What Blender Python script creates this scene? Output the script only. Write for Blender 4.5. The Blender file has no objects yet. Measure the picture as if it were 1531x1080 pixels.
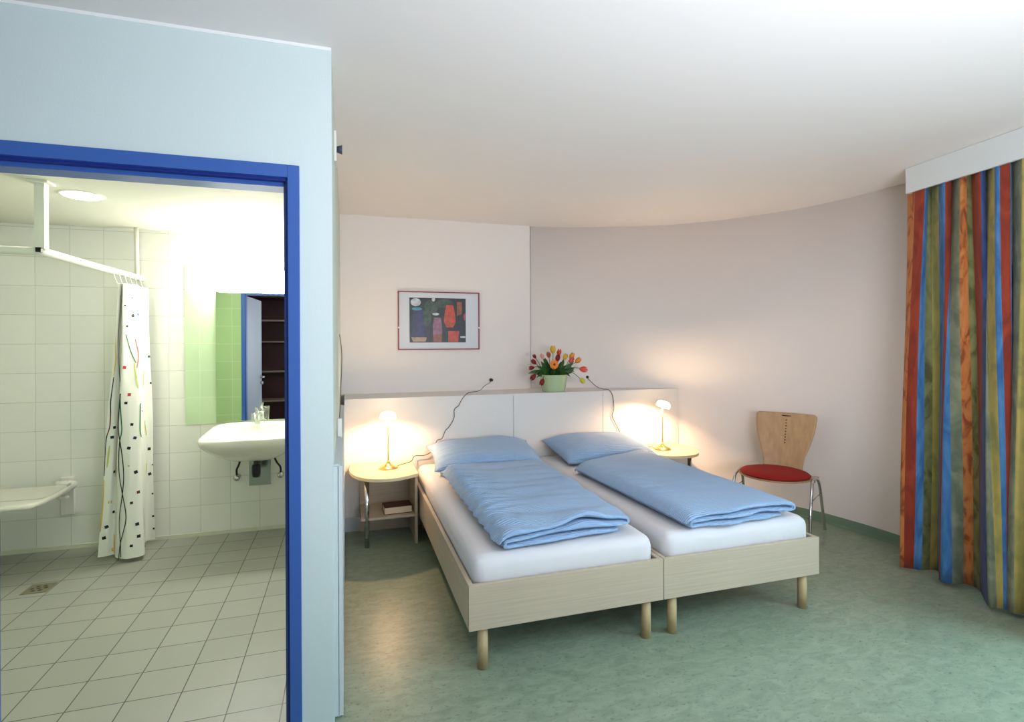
import bpy, bmesh, math, random
from mathutils import Vector, Matrix, noise
S = bpy.context.scene
COL = S.collection
R = math.radians
# ------------------------------------------------------------------ camera
cam = bpy.data.cameras.new('camera'); co = bpy.data.objects.new('camera', cam); COL.objects.link(co)
PITCH, YAW, ROLL, CH = R(.0566), R(17.154), R(-.2716), 1.46
fw = Vector((math.sin(YAW)*math.cos(PITCH), math.cos(YAW)*math.cos(PITCH), -math.sin(PITCH)))
r0 = Vector((math.cos(YAW), -math.sin(YAW), 0)); u0 = r0.cross(fw)
rt = r0*math.cos(ROLL)+u0*math.sin(ROLL); up = -r0*math.sin(ROLL)+u0*math.cos(ROLL)
M = Matrix((rt, up, -fw)).transposed().to_4x4(); M.translation = (0, 0, CH)
co.matrix_world = M
cam.sensor_fit = 'HORIZONTAL'; cam.sensor_width = 36.0; cam.lens = 801.6/1531*36
cam.shift_x = 0; cam.shift_y = (514.7-540)/1531
cam.clip_start = .05
S.camera = co
# ------------------------------------------------------------------ world, exposure, large lights
w = bpy.data.worlds.new('world'); S.world = w; w.use_nodes = True
w.node_tree.nodes['Background'].inputs[0].default_value = (.55, .75, 1, 1)
w.node_tree.nodes['Background'].inputs[1].default_value = 1.0
S.view_settings.view_transform = 'Standard'; S.view_settings.look = 'None'
S.view_settings.gamma = 1; S.view_settings.exposure = 0.07; S.view_settings.use_curve_mapping = False
def area(name, loc, target, sx, sy, power, color, spread=180):
    l = bpy.data.lights.new(name, 'AREA'); l.shape = 'RECTANGLE'; l.size = sx; l.size_y = sy
    l.energy = power; l.color = color; l.spread = R(spread)
    o = bpy.data.objects.new(name, l); COL.objects.link(o); o.location = loc
    o.rotation_euler = (Vector(target)-Vector(loc)).to_track_quat('-Z', 'Y').to_euler(); return o
# daylight outside the right window; soft fill outside the added rear window
area('daylight', (4.2, .45, 2.6), (2.6, 1.0, 0), 2.8, 1.8, 430, (.52, .80, 1.0))
area('daylight', (1.3, -2.45, 1.5), (1.5, 3, 1.7), 2.6, 1.7, 10, (.74, .88, 1.0))
# unseen fill light added behind the camera, aimed at the ceiling
FILL = area('ceiling_fill', (1.2, -.5, 1.25), (1.6, .45, 3), 1.3, .7, 112, (.84, .88, 1.0))
# ------------------------------------------------------------------ materials
def lin(c):
    r = []
    for v in c[:3]:
        v = v/255.0; r.append(v/12.92 if v <= .04045 else ((v+.055)/1.055)**2.4)
    return (*r, 1)
MATS = {}
def mat(name, col, rough=.6, metal=0, bump=0, bscale=50, var=0, vscale=4, emit=None, estr=0, trans=0, ior=1.45, coat=0, spec=.5, bump_stretch=None, sss=0, col2=None):
    if name in MATS: return MATS[name]
    m = bpy.data.materials.new(name); m.use_nodes = True; nt = m.node_tree; b = nt.nodes['Principled BSDF']
    b.inputs['Base Color'].default_value = lin(col); b.inputs['Roughness'].default_value = rough
    b.inputs['Metallic'].default_value = metal; b.inputs['IOR'].default_value = ior
    b.inputs['Transmission Weight'].default_value = trans; b.inputs['Coat Weight'].default_value = coat
    b.inputs['Specular IOR Level'].default_value = spec
    if emit is not None:
        b.inputs['Emission Color'].default_value = lin(emit); b.inputs['Emission Strength'].default_value = estr
    tc = nt.nodes.new('ShaderNodeTexCoord')
    src = tc.outputs['Object']
    if bump_stretch:
        mp = nt.nodes.new('ShaderNodeMapping'); mp.inputs['Scale'].default_value = bump_stretch
        nt.links.new(src, mp.inputs[0]); src = mp.outputs[0]
    if bump:
        n = nt.nodes.new('ShaderNodeTexNoise'); n.inputs['Scale'].default_value = bscale; n.inputs['Detail'].default_value = 4
        nt.links.new(src, n.inputs['Vector'])
        bp = nt.nodes.new('ShaderNodeBump'); bp.inputs['Strength'].default_value = bump; bp.inputs['Distance'].default_value = .01
        nt.links.new(n.outputs[0], bp.inputs['Height']); nt.links.new(bp.outputs[0], b.inputs['Normal'])
    if var or col2:
        n = nt.nodes.new('ShaderNodeTexNoise'); n.inputs['Scale'].default_value = vscale; n.inputs['Detail'].default_value = 6
        nt.links.new(src, n.inputs['Vector'])
        cr = nt.nodes.new('ShaderNodeValToRGB'); cr.color_ramp.elements[0].position = .35; cr.color_ramp.elements[1].position = .65
        c2 = col2 if col2 else [max(0, v*(1-var)) for v in col]
        cr.color_ramp.elements[0].color = lin(c2); cr.color_ramp.elements[1].color = lin(col)
        nt.links.new(n.outputs[0], cr.inputs[0]); nt.links.new(cr.outputs[0], b.inputs['Base Color'])
    MATS[name] = m; return m
def tile_mat(name, axes, phase, pitch, grout, tile, gcol, rough, var=.025, bump=.25):
    m = bpy.data.materials.new(name); m.use_nodes = True; nt = m.node_tree; b = nt.nodes['Principled BSDF']
    b.inputs['Roughness'].default_value = rough
    tc = nt.nodes.new('ShaderNodeTexCoord'); sp = nt.nodes.new('ShaderNodeSeparateXYZ'); nt.links.new(tc.outputs['Object'], sp.inputs[0])
    def mth(op, a, c=None):
        n = nt.nodes.new('ShaderNodeMath'); n.operation = op
        for i, v in enumerate((a, c)):
            if v is None: continue
            if isinstance(v, (int, float)): n.inputs[i].default_value = v
            else: nt.links.new(v, n.inputs[i])
        return n.outputs[0]
    masks = []; cells = []
    for ax, ph in zip(axes, phase):
        v = mth('DIVIDE', mth('SUBTRACT', sp.outputs[ax], ph), pitch)
        f = mth('FRACT', v); cells.append(mth('FLOOR', v))
        d = mth('MINIMUM', f, mth('SUBTRACT', 1.0, f)); masks.append(d)
    d = mth('MINIMUM', *masks); g = mth('LESS_THAN', d, grout/2/pitch)
    wn = nt.nodes.new('ShaderNodeTexWhiteNoise'); cb = nt.nodes.new('ShaderNodeCombineXYZ')
    nt.links.new(cells[0], cb.inputs[0]); nt.links.new(cells[1], cb.inputs[1]); nt.links.new(cb.outputs[0], wn.inputs['Vector'])
    mx = nt.nodes.new('ShaderNodeMix'); mx.data_type = 'RGBA'; nt.links.new(wn.outputs[0], mx.inputs[0])
    mx.inputs[6].default_value = lin(tile); mx.inputs[7].default_value = lin([v*(1-var) for v in tile])
    m2 = nt.nodes.new('ShaderNodeMix'); m2.data_type = 'RGBA'; nt.links.new(g, m2.inputs[0])
    nt.links.new(mx.outputs[2], m2.inputs[6]); m2.inputs[7].default_value = lin(gcol); nt.links.new(m2.outputs[2], b.inputs['Base Color'])
    bp = nt.nodes.new('ShaderNodeBump'); bp.inputs['Strength'].default_value = bump; bp.inputs['Distance'].default_value = .002; bp.invert = True
    nt.links.new(g, bp.inputs['Height']); nt.links.new(bp.outputs[0], b.inputs['Normal'])
    MATS[name] = m; return m
PX, PZ, PT = -.865, .027, .2065
tile_w = tile_mat('white_wall_tiles', (0, 2), (PX, PZ), PT, .003, (240, 240, 232), (200, 202, 186), .22)
tile_ws = tile_mat('white_side_tiles', (1, 2), (4.62, PZ), PT, .003, (240, 240, 232), (200, 202, 186), .22)
tile_g = tile_mat('green_wall_tiles', (0, 2), (PX, PZ), PT, .003, (196, 220, 180), (224, 228, 208), .22)
tile_g2 = tile_mat('green_wall_tiles_strong', (0, 2), (PX, PZ), PT, .003, (172, 202, 146), (212, 222, 192), .25)
tile_f = tile_mat('floor_tiles', (0, 1), (-.462, 2.564), .2063, .0045, (148, 150, 139), (56, 54, 46), .42, var=.04, bump=.5)
def lino_mat():
    m = bpy.data.materials.new('green_linoleum'); m.use_nodes = True; nt = m.node_tree; b = nt.nodes['Principled BSDF']
    tc = nt.nodes.new('ShaderNodeTexCoord')
    def nz(scale, det, dist=0, st=None):
        n = nt.nodes.new('ShaderNodeTexNoise'); n.inputs['Scale'].default_value = scale; n.inputs['Detail'].default_value = det; n.inputs['Distortion'].default_value = dist
        if st:
            mp = nt.nodes.new('ShaderNodeMapping'); mp.inputs['Scale'].default_value = st; nt.links.new(tc.outputs['Object'], mp.inputs[0]); nt.links.new(mp.outputs[0], n.inputs['Vector'])
        else: nt.links.new(tc.outputs['Object'], n.inputs['Vector'])
        return n.outputs[0]
    a = nz(11, 8, 1.0, (1, 2.0, 1)); c = nz(55, 6, .8, (1, 1.8, 1))
    r1 = nt.nodes.new('ShaderNodeValToRGB'); r1.color_ramp.elements[0].position = .3; r1.color_ramp.elements[1].position = .7
    r1.color_ramp.elements[0].color = lin((126, 141, 119)); r1.color_ramp.elements[1].color = lin((150, 162, 139)); nt.links.new(a, r1.inputs[0])
    r2 = nt.nodes.new('ShaderNodeValToRGB'); r2.color_ramp.elements[0].position = .3; r2.color_ramp.elements[1].position = .42
    r2.color_ramp.elements[0].color = (.62, .62, .6, 1); r2.color_ramp.elements[1].color = (1, 1, 1, 1); nt.links.new(c, r2.inputs[0])
    mx = nt.nodes.new('ShaderNodeMix'); mx.data_type = 'RGBA'; mx.blend_type = 'MULTIPLY'; mx.inputs[0].default_value = 1
    nt.links.new(r1.outputs[0], mx.inputs[6]); nt.links.new(r2.outputs[0], mx.inputs[7]); nt.links.new(mx.outputs[2], b.inputs['Base Color'])
    b.inputs['Roughness'].default_value = .36
    bp = nt.nodes.new('ShaderNodeBump'); bp.inputs['Strength'].default_value = .03; bp.inputs['Distance'].default_value = .002
    nt.links.new(a, bp.inputs['Height']); nt.links.new(bp.outputs[0], b.inputs['Normal'])
    MATS['lino'] = m; return m
lino = lino_mat()
white_wall = mat('white_wall_paint', (234, 226, 221), .75, bump=.05, bscale=180)
ceil_m = mat('ceiling_paint', (232, 226, 222), .85, bump=.04, bscale=150)
mint = mat('mint_wall_paint', (210, 223, 222), .55, bump=.05, bscale=160)
mintside = mat('pale_side_paint', (205, 214, 200), .6, bump=.05, bscale=160)
bceil = mat('bath_ceiling_paint', (222, 221, 206), .8)
frame_b = mat('blue_frame_lacquer', (58, 98, 172), .35)
frame_d = mat('rebate_shade_blue', (26, 44, 130), .4)  # rebate step in shadow, its shade painted as a darker frame blue
wood = mat('pale_wood_laminate', (196, 180, 157), .42, var=.06, vscale=3, bump_stretch=(.7, .7, 40))
woodx = mat('pale_wood_edge', (216, 200, 160), .45, var=.05, vscale=6)
plywood = mat('beech_plywood', (196, 160, 118), .45, var=.08, vscale=5, bump_stretch=(6, 6, 1))
sheet = mat('white_cotton_sheet', (218, 215, 217), .85, bump=.12, bscale=30)
chrome = mat('chrome', (205, 205, 205), .12, 1)
brass = mat('brass', (232, 200, 128), .28, 1)
blackp = mat('black_plastic', (18, 18, 20), .4)
whitep = mat('white_plastic', (232, 230, 220), .35)
ceramic = mat('white_ceramic', (238, 236, 224), .12, coat=.4)
redf = mat('red_fabric', (150, 14, 8), .8, bump=.15, bscale=220)
greyb = mat('green_grey_cove', (100, 128, 108), .5)
basewhite = mat('pale_baseboard', (196, 200, 202), .5)
panelw = mat('white_panel', (225, 221, 217), .5)
mirror_m = mat('mirror_silver', (232, 238, 232), .01, 1)
steel = mat('stainless_plate', (170, 178, 170), .2, 1)
def cloth_blue():
    m = bpy.data.materials.new('light_blue_seersucker'); m.use_nodes = True; nt = m.node_tree; b = nt.nodes['Principled BSDF']
    b.inputs['Base Color'].default_value = lin((150, 180, 216)); b.inputs['Roughness'].default_value = .8
    b.inputs['Sheen Weight'].default_value = .25
    tc = nt.nodes.new('ShaderNodeTexCoord')
    wv = nt.nodes.new('ShaderNodeTexWave'); wv.bands_direction = 'Y'; wv.inputs['Scale'].default_value = 28; wv.inputs['Distortion'].default_value = 2.5; wv.inputs['Detail'].default_value = 3; wv.inputs['Detail Scale'].default_value = 1.2
    nt.links.new(tc.outputs['Object'], wv.inputs['Vector'])
    bp = nt.nodes.new('ShaderNodeBump'); bp.inputs['Strength'].default_value = .6; bp.inputs['Distance'].default_value = .008
    nt.links.new(wv.outputs[1], bp.inputs['Height']); nt.links.new(bp.outputs[0], b.inputs['Normal'])
    return m
blue_cloth = cloth_blue()
glass = bpy.data.materials.new('clear_glass'); glass.use_nodes = True
_nt = glass.node_tree; _o = _nt.nodes['Material Output']; _g = _nt.nodes.new('ShaderNodeBsdfGlossy'); _g.inputs['Roughness'].default_value = .02
_t = _nt.nodes.new('ShaderNodeBsdfTransparent'); _t.inputs[0].default_value = (.93, .96, .93, 1); _f = _nt.nodes.new('ShaderNodeLayerWeight'); _f.inputs[0].default_value = .5; _p = _nt.nodes.new('ShaderNodeMath'); _p.operation = 'POWER'; _p.inputs[1].default_value = 4; _q = _nt.nodes.new('ShaderNodeMath'); _q.operation = 'MULTIPLY_ADD'; _q.inputs[1].default_value = .6; _q.inputs[2].default_value = .05; _mx = _nt.nodes.new('ShaderNodeMixShader')
_nt.links.new(_f.outputs[1], _p.inputs[0]); _nt.links.new(_p.outputs[0], _q.inputs[0]); _nt.links.new(_q.outputs[0], _mx.inputs[0]); _nt.links.new(_t.outputs[0], _mx.inputs[1]); _nt.links.new(_g.outputs[0], _mx.inputs[2]); _nt.links.new(_mx.outputs[0], _o.inputs[0])
# ------------------------------------------------------------------ mesh helpers
def link(name, bm, m, parent=None, smooth=False, loc=None):
    me = bpy.data.meshes.new(name); bm.normal_update(); bm.to_mesh(me); bm.free()
    for x in (m if isinstance(m, (list, tuple)) else [m]): me.materials.append(x)
    if smooth:
        for p in me.polygons: p.use_smooth = True
    o = bpy.data.objects.new(name, me); COL.objects.link(o)
    if parent: o.parent = parent
    if loc: o.location = loc
    return o
def tag(o, label, cat=None, group=None, kind=None):
    o['label'] = label
    if cat: o['category'] = cat
    if group: o['group'] = group
    if kind: o['kind'] = kind
    return o
def thing(name, label, cat, loc=(0, 0, 0), rz=0, group=None):
    o = bpy.data.objects.new(name, None); COL.objects.link(o); o.location = loc; o.rotation_euler = (0, 0, rz); o.empty_display_size = .1
    return tag(o, label, cat, group)
def struct(name, bm, m, parent=None, smooth=False):
    o = link(name, bm, m, parent, smooth)
    if not parent: o['kind'] = 'structure'
    return o
def box(bm, x0, x1, y0, y1, z0, z1, mi=0, bev=0):
    vs = [bm.verts.new((x, y, z)) for z in (z0, z1) for y in (y0, y1) for x in (x0, x1)]
    fs = [bm.faces.new([vs[i] for i in f]) for f in ((0, 2, 3, 1), (4, 5, 7, 6), (0, 1, 5, 4), (1, 3, 7, 5), (3, 2, 6, 7), (2, 0, 4, 6))]
    for f in fs: f.material_index = mi
    if bev:
        es = {e for f in fs for e in f.edges}
        bmesh.ops.bevel(bm, geom=list(es), offset=bev, segments=3, affect='EDGES', profile=.6)
    return bm
def B(*a, **k): return box(bmesh.new(), *a, **k)
def cyl(bm, p, q, r, r2=None, n=24, mi=0, cap=True):
    p, q = Vector(p), Vector(q); d = (q-p).normalized(); a = d.orthogonal().normalized(); b = d.cross(a); r2 = r if r2 is None else r2
    L = [[bm.verts.new(c+(a*math.cos(2*math.pi*i/n)+b*math.sin(2*math.pi*i/n))*rr) for i in range(n)] for c, rr in ((p, r), (q, r2))]
    for i in range(n):
        f = bm.faces.new((L[0][i], L[0][(i+1) % n], L[1][(i+1) % n], L[1][i])); f.material_index = mi; f.smooth = True
    if cap:
        f = bm.faces.new(L[0][::-1]); f.material_index = mi; f = bm.faces.new(L[1]); f.material_index = mi
    return bm
def tube(bm, pts, r, n=10, mi=0, sub=6, smooth=True):
    P = [Vector(p) for p in pts]
    if smooth and len(P) > 2:
        Q = []
        for i in range(len(P)-1):
            a = P[max(i-1, 0)]; b = P[i]; c = P[i+1]; d = P[min(i+2, len(P)-1)]
            for s in range(sub):
                t = s/sub; Q.append(.5*((2*b)+(c-a)*t+(2*a-5*b+4*c-d)*t*t+(3*b-a-3*c+d)*t**3))
        Q.append(P[-1]); P = Q
    rings = []; a = None
    for i, p in enumerate(P):
        d = (P[min(i+1, len(P)-1)]-P[max(i-1, 0)]).normalized()
        a = d.orthogonal().normalized() if a is None else (a-d*a.dot(d)).normalized()
        b = d.cross(a); rr = r[i*len(r)//len(P)] if isinstance(r, list) else r
        rings.append([bm.verts.new(p+(a*math.cos(2*math.pi*k/n)+b*math.sin(2*math.pi*k/n))*rr) for k in range(n)])
    for A, C in zip(rings, rings[1:]):
        for k in range(n):
            f = bm.faces.new((A[k], A[(k+1) % n], C[(k+1) % n], C[k])); f.smooth = True; f.material_index = mi
    for f in (bm.faces.new(rings[0][::-1]), bm.faces.new(rings[-1])): f.material_index = mi
    return bm
def lathe(bm, prof, c=(0, 0, 0), n=40, mi=0, sx=1, sy=1):
    rings = []
    for r, z in prof:
        rings.append([bm.verts.new((c[0]+r*sx*math.cos(2*math.pi*i/n), c[1]+r*sy*math.sin(2*math.pi*i/n), c[2]+z)) for i in range(n)] if r > 1e-6 else [bm.verts.new((c[0], c[1], c[2]+z))])
    for A, C in zip(rings, rings[1:]):
        for i in range(n):
            j = (i+1) % n
            if len(A) == 1 and len(C) == 1: continue
            if len(A) == 1: f = bm.faces.new((A[0], C[j], C[i]))
            elif len(C) == 1: f = bm.faces.new((A[i], A[j], C[0]))
            else: f = bm.faces.new((A[i], A[j], C[j], C[i]))
            f.smooth = True; f.material_index = mi
    return bm
def prism(bm, pts, z0, z1, mi=0, smooth=False):
    lo = [bm.verts.new((x, y, z0)) for x, y in pts]; hi = [bm.verts.new((x, y, z1)) for x, y in pts]; n = len(pts)
    fs = [bm.faces.new(lo[::-1]), bm.faces.new(hi)]
    for i in range(n):
        f = bm.faces.new((lo[i], lo[(i+1) % n], hi[(i+1) % n], hi[i])); fs.append(f); f.smooth = smooth
    for f in fs: f.material_index = mi
    return bm
def grid(bm, f, nu, nv, mi=0, closed_u=False):
    V = [[bm.verts.new(f(i/nu, j/nv)) for j in range(nv+1)] for i in range(nu+(0 if closed_u else 1))]
    n = len(V)
    for i in range(nu):
        for j in range(nv):
            q = bm.faces.new((V[i][j], V[(i+1) % n][j], V[(i+1) % n][j+1], V[i][j+1])); q.smooth = True; q.material_index = mi
    return V
def spline(P, sub=8):
    P = [Vector(p) for p in P]; Q = []
    for i in range(len(P)-1):
        a = P[max(i-1, 0)]; b = P[i]; c = P[i+1]; d = P[min(i+2, len(P)-1)]
        for s in range(sub):
            t = s/sub; Q.append(.5*((2*b)+(c-a)*t+(2*a-5*b+4*c-d)*t*t+(3*b-a-3*c+d)*t**3))
    Q.append(P[-1]); return Q
# ------------------------------------------------------------------ setting
C = 2.58; BC = 2.32; YD = 2.138; YB = 4.62; XS = -.05
curve = [tuple(p)[:2] for p in spline([(1.69, 4.865, 0), (2.05, 4.79, 0), (2.36, 4.69, 0), (2.93, 4.425, 0), (3.35, 4.04, 0), (3.64, 3.56, 0), (3.74, 3.18, 0), (3.775, 2.83, 0), (3.77, 2.5, 0)], 6)]
WD = Vector((-.1175, -.993))      # direction of the window wall
def wpt(t, off=0): return (3.77+WD.x*t-WD.y*off*-1*-1, 2.5+WD.y*t+WD.x*off*-1*-1) if False else (3.77+WD.x*t+.993*off, 2.5+WD.y*t-.1175*off)
bm = bmesh.new(); prism(bm, [(-3.3, -2.4), (4.2, -2.4), (4.2, 5.2), (-.1, 5.2), (-.1, YD+.001), (-3.3, YD+.001)], -.08, 0); struct('floor', bm, lino)
struct('floor', B(-2.75, -.1, YD+.001, 4.85, -.08, 0), tile_f)
struct('ceiling', B(-3.4, 4.3, -2.6, 5.3, C, C+.1), ceil_m)
struct('ceiling', B(-2.75, -.12, YD+.09, 4.75, BC, BC+.1), bceil)
# wall with the bathroom door
bm = B(-.166, XS, YD, YD+.1, 0, C); box(bm, -3.3, -1.178, YD, YD+.1, 0, C); box(bm, -1.178, -.166, YD, YD+.1, 2.119, C)
struct('wall_front', bm, mint)
bm = B(-2.62, -1.182, YD+.1, YD+.112, 0, BC); box(bm, -1.182, -.15, YD+.1, YD+.112, 2.12, BC); struct('wall_bath_front', bm, tile_g2)
bm = B(-.15, XS, YD+.1, 4.84, 0, C); struct('wall_side', bm, mintside)
struct('wall_bath_right', B(-.162, -.15, YD+.11, YB, 0, BC), tile_ws)
struct('wall_bath_left', B(-2.74, -2.62, YD+.1, YB+.1, 0, BC), tile_ws)
struct('wall_bath_back', B(-2.74, -.15, YB, YB+.1, 0, BC+.05), tile_w)
struct('trim_1', B(-1.17, -.162, YB-.004, YB, PZ+4*PT, PZ+10*PT-.02), tile_g)
# back wall, slight step at X 1.675
bm = B(-.05, 1.675, 4.835, 4.95, 0, C); struct('wall_back', bm, white_wall)
bm = bmesh.new()
out = [(x, y) for x, y in curve]
n = len(out); outer = []
for i, (x, y) in enumerate(out):
    a = Vector(out[max(i-1, 0)]); b = Vector(out[min(i+1, n-1)]); d = (b-a).normalized(); nn = Vector((-d.y, d.x)); outer.append((x+nn.x*.12, y+nn.y*.12))
V0 = [[bm.verts.new((x, y, z)) for z in (0, C)] for x, y in out]; V1 = [[bm.verts.new((x, y, z)) for z in (0, C)] for x, y in outer]
for i in range(n-1):
    for A_, m_ in ((V0, 0), (V1, 0)):
        f = bm.faces.new((A_[i][0], A_[i+1][0], A_[i+1][1], A_[i][1])); f.smooth = True
    bm.faces.new((V0[i][1], V0[i+1][1], V1[i+1][1], V1[i][1]))
bmesh.ops.recalc_face_normals(bm, faces=bm.faces)
struct('wall_curved', bm, white_wall)
# window wall with an opening
def wbox(bm, t0, t1, o0, o1, z0, z1, mi=0):
    pts = [wpt(t0, o0), wpt(t1, o0), wpt(t1, o1), wpt(t0, o1)]; return prism(bm, pts, z0, z1, mi)
bm = wbox(bmesh.new(), -.01, .95, 0, .12, 0, C); wbox(bm, .95, 3.4, 0, .12, 2.25, C); wbox(bm, .95, 3.4, 0, .12, 0, .08); wbox(bm, 3.4, 5.1, 0, .12, 0, C)
struct('wall_right', bm, white_wall)
wi = struct('window_1', wbox(bmesh.new(), .96, 3.39, .06, .064, .09, 2.24), glass)
bm = bmesh.new()
for t in (.95, 1.73, 2.55, 3.35): wbox(bm, t, t+.05, .03, .09, .08, 2.25)
wbox(bm, .95, 3.4, .03, .09, .08, .13); wbox(bm, .95, 3.4, .03, .09, 2.2, 2.25)
struct('window_frame', bm, whitep, wi)
bm = B(-3.3, 0, -2.4, -2.28, 0, C); box(bm, 2.6, 4.2, -2.4, -2.28, 0, C); box(bm, 0, 2.6, -2.4, -2.28, 0, .7); box(bm, 0, 2.6, -2.4, -2.28, 2.3, C); struct('wall_rear', bm, white_wall)
w2 = struct('window_fill', B(.02, 2.58, -2.345, -2.341, .72, 2.28), glass)  # unseen window added for the soft fill from behind
bm = bmesh.new()
for x in (0, .85, 1.7, 2.55): box(bm, x, x+.05, -2.38, -2.31, .7, 2.3)
box(bm, 0, 2.6, -2.38, -2.31, .7, .75); box(bm, 0, 2.6, -2.38, -2.31, 2.25, 2.3); struct('window_frame', bm, whitep, w2)
struct('wall_left', B(-3.4, -3.3, -2.4, YD+.1, 0, C), white_wall)
# baseboards
bm = bmesh.new(); ins = []
for i, (x, y) in enumerate(out):
    a = Vector(out[max(i-1, 0)]); b = Vector(out[min(i+1, n-1)]); d = (b-a).normalized(); nn = Vector((d.y, -d.x)); ins.append((x, y, nn))
prof = [(.022, .0005), (.012, .006), (.006, .02), (.005, .072), (0, .074)]
VV = [[bm.verts.new((x+nn.x*o, y+nn.y*o, z)) for o, z in prof] for x, y, nn in ins]
for A_, B_ in zip(VV, VV[1:]):
    for k in range(len(prof)-1):
        f = bm.faces.new((A_[k], B_[k], B_[k+1], A_[k+1])); f.smooth = True
struct('baseboard_curved', bm, greyb)
struct('baseboard_right', wbox(bmesh.new(), 0, .9, -.006, 0, 0, .073), greyb)
# low wall behind the beds with ledge, panel joints
YN = 4.37
bm = B(-.018, 1.358, YN, YN+.02, 0, 1.017); box(bm, 1.361, 2.2, YN, YN+.02, 0, 1.017); box(bm, 2.203, 2.99, YN, YN+.02, 0, 1.017)
struct('wall_low', bm, panelw)
struct('trim_2', B(-.018, 1.675, YN-.002, 4.835, 1.017, 1.03), panelw)
bm = bmesh.new()
lp = [(1.675, YN-.002), (2.99, YN-.002)] + [(x-.0, y-.002) for x, y in curve[::-1] if 1.69 <= x < 2.98 and y > YN+.03] + [(1.675, 4.86)]
prism(bm, lp, 1.017, 1.03); struct('trim_3', bm, panelw)
struct('baseboard_back', B(-.018, 2.95, YN-.012, YN, 0, .109), basewhite)
# panel along the side wall, as high as the ledge
bm = B(XS, -.035, 2.195, 4.37, .012, .985); box(bm, -.033, -.018, 2.195, 4.37, .012, .985); box(bm, -.05, -.03, 2.21, 4.37, 0, .99); struct('trim_4', bm, mat('pale_blue_grey_panel', (200, 206, 208), .5))
struct('trim_5', B(-3.3, XS, YD-.004, YD, C-.012, C), mat('white_bead', (240, 242, 240), .5))
# blue door frame
d = thing('door_1', 'blue steel frame and grey leaf of the bathroom doorway', 'door', (-1.14, YD, 0)); d['kind'] = 'structure'; del d['category']
ox, oy = -1.14, YD
def Bd(x0, x1, y0, y1, z0, z1, **k): return B(x0-ox, x1-ox, y0-oy, y1-oy, z0, z1, **k)
bm = Bd(-.205, -.164, YD-.012, YD+.118, 0, 2.122, bev=.002)
box(bm, -1.18-ox, -1.14-ox, -.012, .118, 0, 2.122); box(bm, -1.14-ox, -.205-ox, -.012, .118, 2.076, 2.122); link('door_frame', bm, frame_b, d)
bm = Bd(-.212, -.205, YD+.004, YD+.118, 0, 2.076); box(bm, -1.14-ox, -1.133-ox, .004, .118, 0, 2.076); box(bm, -1.133-ox, -.212-ox, .004, .118, 2.066, 2.076); link('door_rebate', bm, frame_d, d)
bm = Bd(-.222, -.212, YD+.03, YD+.118, 0, 2.066); box(bm, -1.133-ox, -1.129-ox, .03, .118, 0, 2.066); box(bm, -1.129-ox, -.222-ox, .03, .118, 2.05, 2.066); link('door_stop', bm, frame_b, d)
leafm = mat('grey_lilac_door', (172, 168, 186), .4)
bm = B(-.04, 0, -.86, -.015, .01, 2.05, bev=.003); leaf = link('door_leaf', bm, leafm, d); leaf.rotation_euler = (0, 0, R(3.5)); leaf.location = (-.012, -.015, 0)
bm = bmesh.new()
for s in (.0, -.04):
    e = 1 if s == 0 else -1
    cyl(bm, (s, -.79, 1.03), (s+e*.05, -.79, 1.03), .011, n=12); cyl(bm, (s+e*.05, -.80, 1.03), (s+e*.05, -.67, 1.03), .01, n=12); cyl(bm, (s, -.79, 1.03), (s+e*.008, -.79, 1.03), .026, n=16); cyl(bm, (s, -.79, .95), (s+e*.03, -.79, .95), .02, n=16)
link('door_handle', bm, chrome, leaf)
# wardrobe behind the camera (seen in the mirror)
wd = thing('wardrobe', 'open dark red wardrobe with shelves, seen in the bathroom mirror', 'wardrobe', (-1.75, -.9, 0))
dk = mat('dark_wine_interior', (74, 26, 36), .5); shm = mat('grey_brown_shelf', (150, 130, 118), .5)
bm = B(-.02, 0, -.5, 0, 0, 2.3); box(bm, 1.1, 1.12, -.5, 0, 0, 2.3); box(bm, -.02, 1.12, -.5, -.48, 0, 2.3); box(bm, -.02, 1.12, -.5, 0, 2.28, 2.3); box(bm, 0, 1.1, -.48, 0, 0, .05); link('carcass', bm, dk, wd)
for z in (.47, .98, 1.5, 1.87): link('shelf', B(0, 1.1, -.48, -.01, z, z+.022), shm, wd)
# ------------------------------------------------------------------ pelmet and curtain
bm = bmesh.new()
P0 = Vector((3.46, 2.562)); DD = Vector((-.1175, -.993)); NN = Vector((.993, -.1175))
def pp(t, o): v = P0+DD*t+NN*o; return (v.x, v.y)
prism(bm, [pp(0, 0), pp(3.6, 0), pp(3.6, .018), pp(0, .018)], 2.418, C-.002)
prism(bm, [pp(0, .018), pp(.018, .018), pp(.018, .30), pp(0, .30)], 2.418, C-.002)
struct('trim_6', bm, mat('pelmet_grey_white', (214, 218, 216), .5))
CT = [-.03, .022, .086, .109, .144, .187, .221, .258, .259, .31, .349, .383, .428, .453, .454, .499, .53, .584, .594, .636]
CB = [(.056, -.163), (.060, -.146), (.089, -.105), (.114, -.072), (.118, -.006), (.144, .029), (.194, -.019), (.27, -.105), (.312, -.08), (.318, -.002), (.359, .028), (.420, .006), (.427, .0), (.570, -.14), (.590, -.12), (.608, -.10), (.618, -.085), (.622, -.075), (.627, -.08), (.66, -.092)]
CN = [.01, -.03, -.025, .03, .045, .0, -.035, .03, .03, -.03, .01, .04, -.02, .045, .045, -.03, -.02, .0, .045, -.035]
CT = [a-.84*b for a, b in zip(CT, CN)]
STR = [0, 1, 2, 3, 4, 2, 1, 2, 5, 0, 3, 1, 6, 5, 4, 2, 1, 2, 5]
t = .668; k = 0
rnd = random.Random(4)
extra = [4, 1, 2, 3, 4, 5, 0, 1]
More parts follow.
